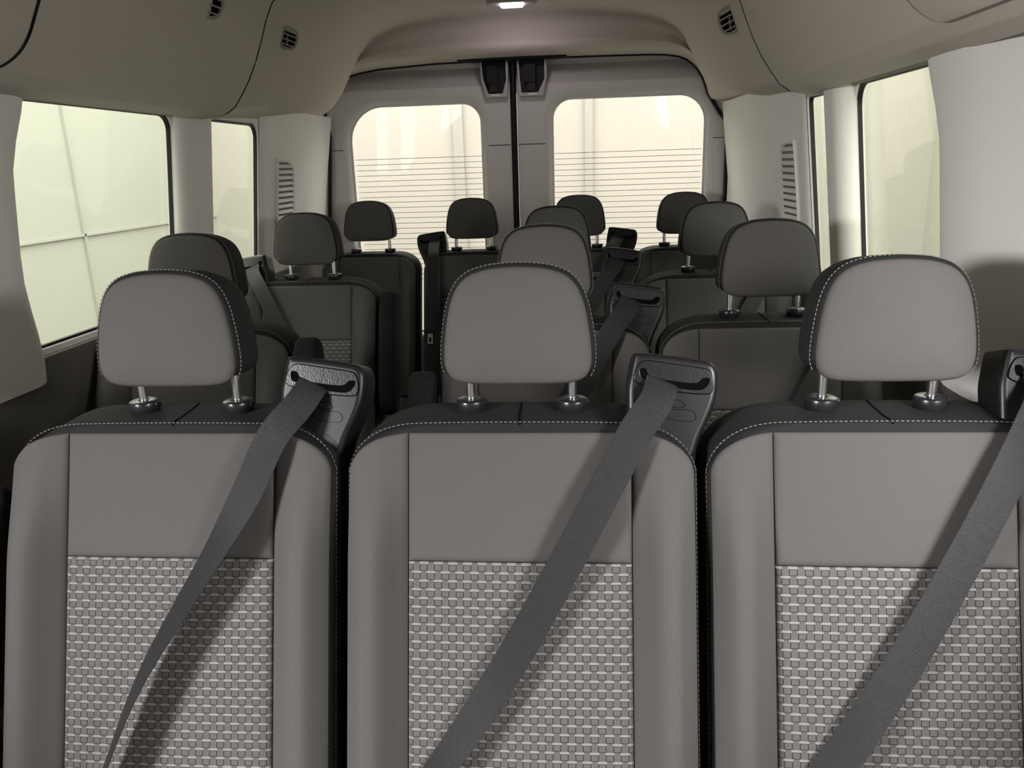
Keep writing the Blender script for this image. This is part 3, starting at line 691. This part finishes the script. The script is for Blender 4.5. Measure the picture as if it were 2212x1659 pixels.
def make_arm(u0, u1, vtop, vbot, w0, w1):
    mb = MB(); prof = [(w0, vbot), (w1, vbot), (w1, vtop - 0.06), (w1 - 0.02, vtop - 0.015), ((w0 + w1) / 2, vtop), (w0 + 0.02, vtop - 0.015), (w0, vtop - 0.06)]
    prof = chaikin(ccw(prof), 3); c = (u0 + u1) / 2; h = (u1 - u0) / 2; rings = []
    for t, i in ((-1, 0.014), (-0.9, 0.006), (-0.7, 0.001), (-0.4, 0), (0.4, 0), (0.7, 0.001), (0.9, 0.006), (1, 0.014)):
        rings.append([P(c + h * t, v, w) for w, v in inset(prof, i)])
    mb.loft(rings); return mb.mesh('armrest', 'dark_fabric', 60)
def make_cushion(hw):
    mb = MB(); plate(mb, lambda a, b, w: (a, b, 0.30 + w), rrect(-hw, -0.62, hw, -0.20, 0.07), 0.125, 0.0, 0.045, (), 6); return mb.mesh('seat_cushion', 'grey_fabric', 60)
def make_base(hw):
    mb = MB(); plate(mb, lambda a, b, w: (a, b, w), rrect(-hw * 0.8, -0.56, hw * 0.8, -0.14, 0.04), 0.302, 0.0, 0.02); return mb.mesh('seat_base', 'lower_trim', 50)

CACHE = {}
def shared(key, fn):
    if key not in CACHE: CACHE[key] = fn()
    return CACHE[key]
def seat(x, y, hw, side, label, group, belt='std', arm=None):
    """one seat; side +1 has its belt guide on the image-right shoulder, -1 on the left, 0 none"""
    um = 0.161 * hw / 0.2575; dx = hw - 0.2575; hl = hw - 0.0100
    r = empty('passenger_seat', (x, y, 0), label=label, category='seat', group=group)
    bk = obj('backrest', shared(('bk', hw), lambda: make_back(hw)), r, label='dark fabric shell of the backrest')
    obj('upper_panel', shared(('up', hw), lambda: panel_mesh('upper_panel', hw, um, -um + 0.0004, um - 0.0004, VS + 0.0003, -0.0008, 'grey_fabric')), bk, label='smooth grey fabric panel')
    obj('woven_panel', shared(('wv', hw), lambda: panel_mesh('woven_panel', hw, um, -um + 0.0004, um - 0.0004, VB, VS - 0.0003, 'woven_fabric', edge_lo=False)), bk, label='grey basket weave panel')
    obj('side_bolster', shared(('bl', hw), lambda: panel_mesh('side_bolster', hw, um, -hl, -um - 0.0004, VB, None, 'grey_fabric', edge_lo=False)), bk, label='smooth grey fabric bolster')
    obj('side_bolster', shared(('br', hw), lambda: panel_mesh('side_bolster', hw, um, um + 0.0004, hl, VB, None, 'grey_fabric', edge_lo=False)), bk, label='smooth grey fabric bolster')
    obj('stitching', shared(('st', hw), lambda: make_back_stitching(hw)), bk, label='pale thread stitching')
    obj('cap_seam', shared('cs', make_cap_seam), bk)
    for s in (-1, 1):
        c = obj('post_collar', shared(('pc', s), lambda: make_collar(0.076 * s)), bk)
        obj('release_button', shared(('rb', s), lambda: make_button(0.076 * s)), r if False else bk)
    h = obj('headrest', shared('hr', make_head_shell), r, label='dark fabric shell of the headrest')
    obj('face_panel', shared('hf', make_head_face), h, label='smooth grey fabric panel')
    obj('stitching', shared('hs', make_head_stitching), h, label='pale thread stitching')
    for s in (-1, 1): obj('headrest_post', shared(('hp', s), lambda: make_post(0.076 * s)), h, label='chrome post')
    obj('seat_cushion', shared(('cu', hw), lambda: make_cushion(hw)), r)
    obj('seat_base', shared(('ba', hw), lambda: make_base(hw)), r)
    if side:
        g = shared(('g', side, hw), lambda: make_guide(side, dx)); go = obj('belt_guide', g['belt_guide'], r, label='black plastic belt guide')
        for k in ('bezel', 'belt_slot', 'divider', 'cover_cap'): obj(k, g[k], go)
        if belt == 'twist': obj('seat_belt', shared('bt', lambda: make_belt(BELT_L, side, dx, TW_L)), r)
        elif belt == 'drop':
            pth = [(0.2090, 0.0735, -0.0290), (0.2075, 0.0700, -0.0195), (0.206, 0.04, 0.006), (0.204, -0.03, 0.036), (0.206, -0.16, 0.045), (0.212, -0.31, 0.050), (0.214, -0.36, 0.048), (0.214, -0.56, 0.046)]
            so = obj('seat_belt', shared(('bd', side, hw), lambda: make_belt(pth, side, dx)), r)
            mb = MB(); cu = side * (0.213 + dx)
            plate(mb, lambda a, b, w: P(cu + a, -0.330 + b, 0.053 + w), chaikin(ccw([(-0.030, 0.008), (0.030, 0.008), (0.028, -0.004), (0.014, -0.010), (-0.014, -0.010), (-0.028, -0.004)]), 1), 0.004, -0.004, 0.002)
            obj('buckle_grip', mb.mesh('buckle_grip', 'black_plastic'), so)
            mb = MB(); plate(mb, lambda a, b, w: P(cu + a, -0.362 + b, 0.053 + w), rrect(-0.011, -0.022, 0.011, 0.026, 0.003, 3), 0.0012, -0.0012, 0.0005, [rrect(-0.005, -0.014, 0.005, 0.006, 0.002, 3)])
            obj('buckle_tongue', mb.mesh('buckle_tongue', 'silver_plastic'), so, label='silver metal tongue')
        elif belt: obj('seat_belt', shared(('bs', side, hw), lambda: make_belt(BELT, side, dx, TW)), r)
    if arm: obj('armrest', shared(('arm', arm), lambda: make_arm(*arm)), r, label='folded up dark fabric armrest')
    return r
R1, R2, R3, R4 = 1.085, 1.775, 2.535, 3.335
FW, MW, NW = 0.2545, 0.2455, 0.2150
seat(-0.405, R1, FW, 1, 'front row seat at the left with a twisted belt, light grey weave in full view', 'front row seats', 'twist', (-0.325, -0.264, -0.075, -0.42, -0.05, 0.04))
seat(0.112, R1, FW, 1, 'front row seat in the middle, belt crossing it from the right shoulder', 'front row seats')
seat(0.624, R1, FW, 1, 'brightest front row seat at the right, partly cut by the edge of the view', 'front row seats')
seat(-0.715, R2, MW, 0, 'second row seat by the left window, behind the front left headrest', 'second row seats', None, (0.250, 0.306, -0.004, -0.43, -0.06, 0.04))
seat(0.120, R2, MW, 1, 'second row seat in the middle, right behind the front middle headrest', 'second row seats', 'std', (-0.310, -0.250, -0.088, -0.42, -0.04, 0.05))
seat(0.620, R2, MW, 1, 'second row seat on the right with the darkest headrest', 'second row seats')
seat(-0.703, R3, MW, -1, 'third row seat on the left with a tall folded armrest on its aisle side', 'third row seats', 'std', (0.250, 0.306, -0.016, -0.43, -0.06, 0.04))
seat(0.127, R3, MW, 1, 'third row seat in the middle, greenish headrest behind the two nearer middle seats', 'third row seats')
seat(0.628, R3, MW, 1, 'third row seat on the right, pale grey headrest left of the dark one', 'third row seats')
seat(-0.703, R4, NW, 0, 'back row seat in the left corner before the left back door window', 'back row seats', None)
seat(-0.256, R4, NW, -1, 'back row seat with a belt hanging straight down from its left shoulder', 'back row seats', 'drop')
seat(0.200, R4, NW, 1, 'back row seat right of the door gap, mostly hidden by middle seats', 'back row seats')
seat(0.635, R4, NW, 0, 'back row seat in the right corner before the right back door window', 'back row seats', None)
# wall belt of the left corner seat
r = empty('shoulder_belt', (0, 0, 0), label='dark shoulder belt running from the left rear corner panel to the corner seat', category='belt')
o_ = MB(); path = catmull([(-0.93, 3.40, 1.065), (-0.905, 3.36, 1.03), (-0.865, 3.30, 0.98), (-0.80, 3.25, 0.91), (-0.72, 3.19, 0.78)], 10)
rings = []
for i, p in enumerate(path):
    t = (path[min(i + 1, len(path) - 1)] - path[max(i - 1, 0)]).normalized(); nn = Vector((0.35, -0.94, 0)); wd = nn.cross(t).normalized(); nn = t.cross(wd)
    rings.append([p - wd * 0.023 + nn * 0.0008, p + wd * 0.023 + nn * 0.0008, p + wd * 0.023 - nn * 0.0008, p - wd * 0.023 - nn * 0.0008])
o_.loft(rings); o_.uv = [((j in (1, 2)) * 0.046, i * 0.01) for i in range(len(path)) for j in range(4)]
obj('webbing', o_.mesh('webbing', 'belt_webbing'), r)
mb = MB(); plate(mb, lambda a, b, w: (-0.945 + 0.02 + w, 3.40 + a, 1.075 + b), rrect(-0.03, -0.025, 0.03, 0.03, 0.012), 0.012, -0.02, 0.004)
obj('anchor', mb.mesh('anchor', 'black_plastic'), r)
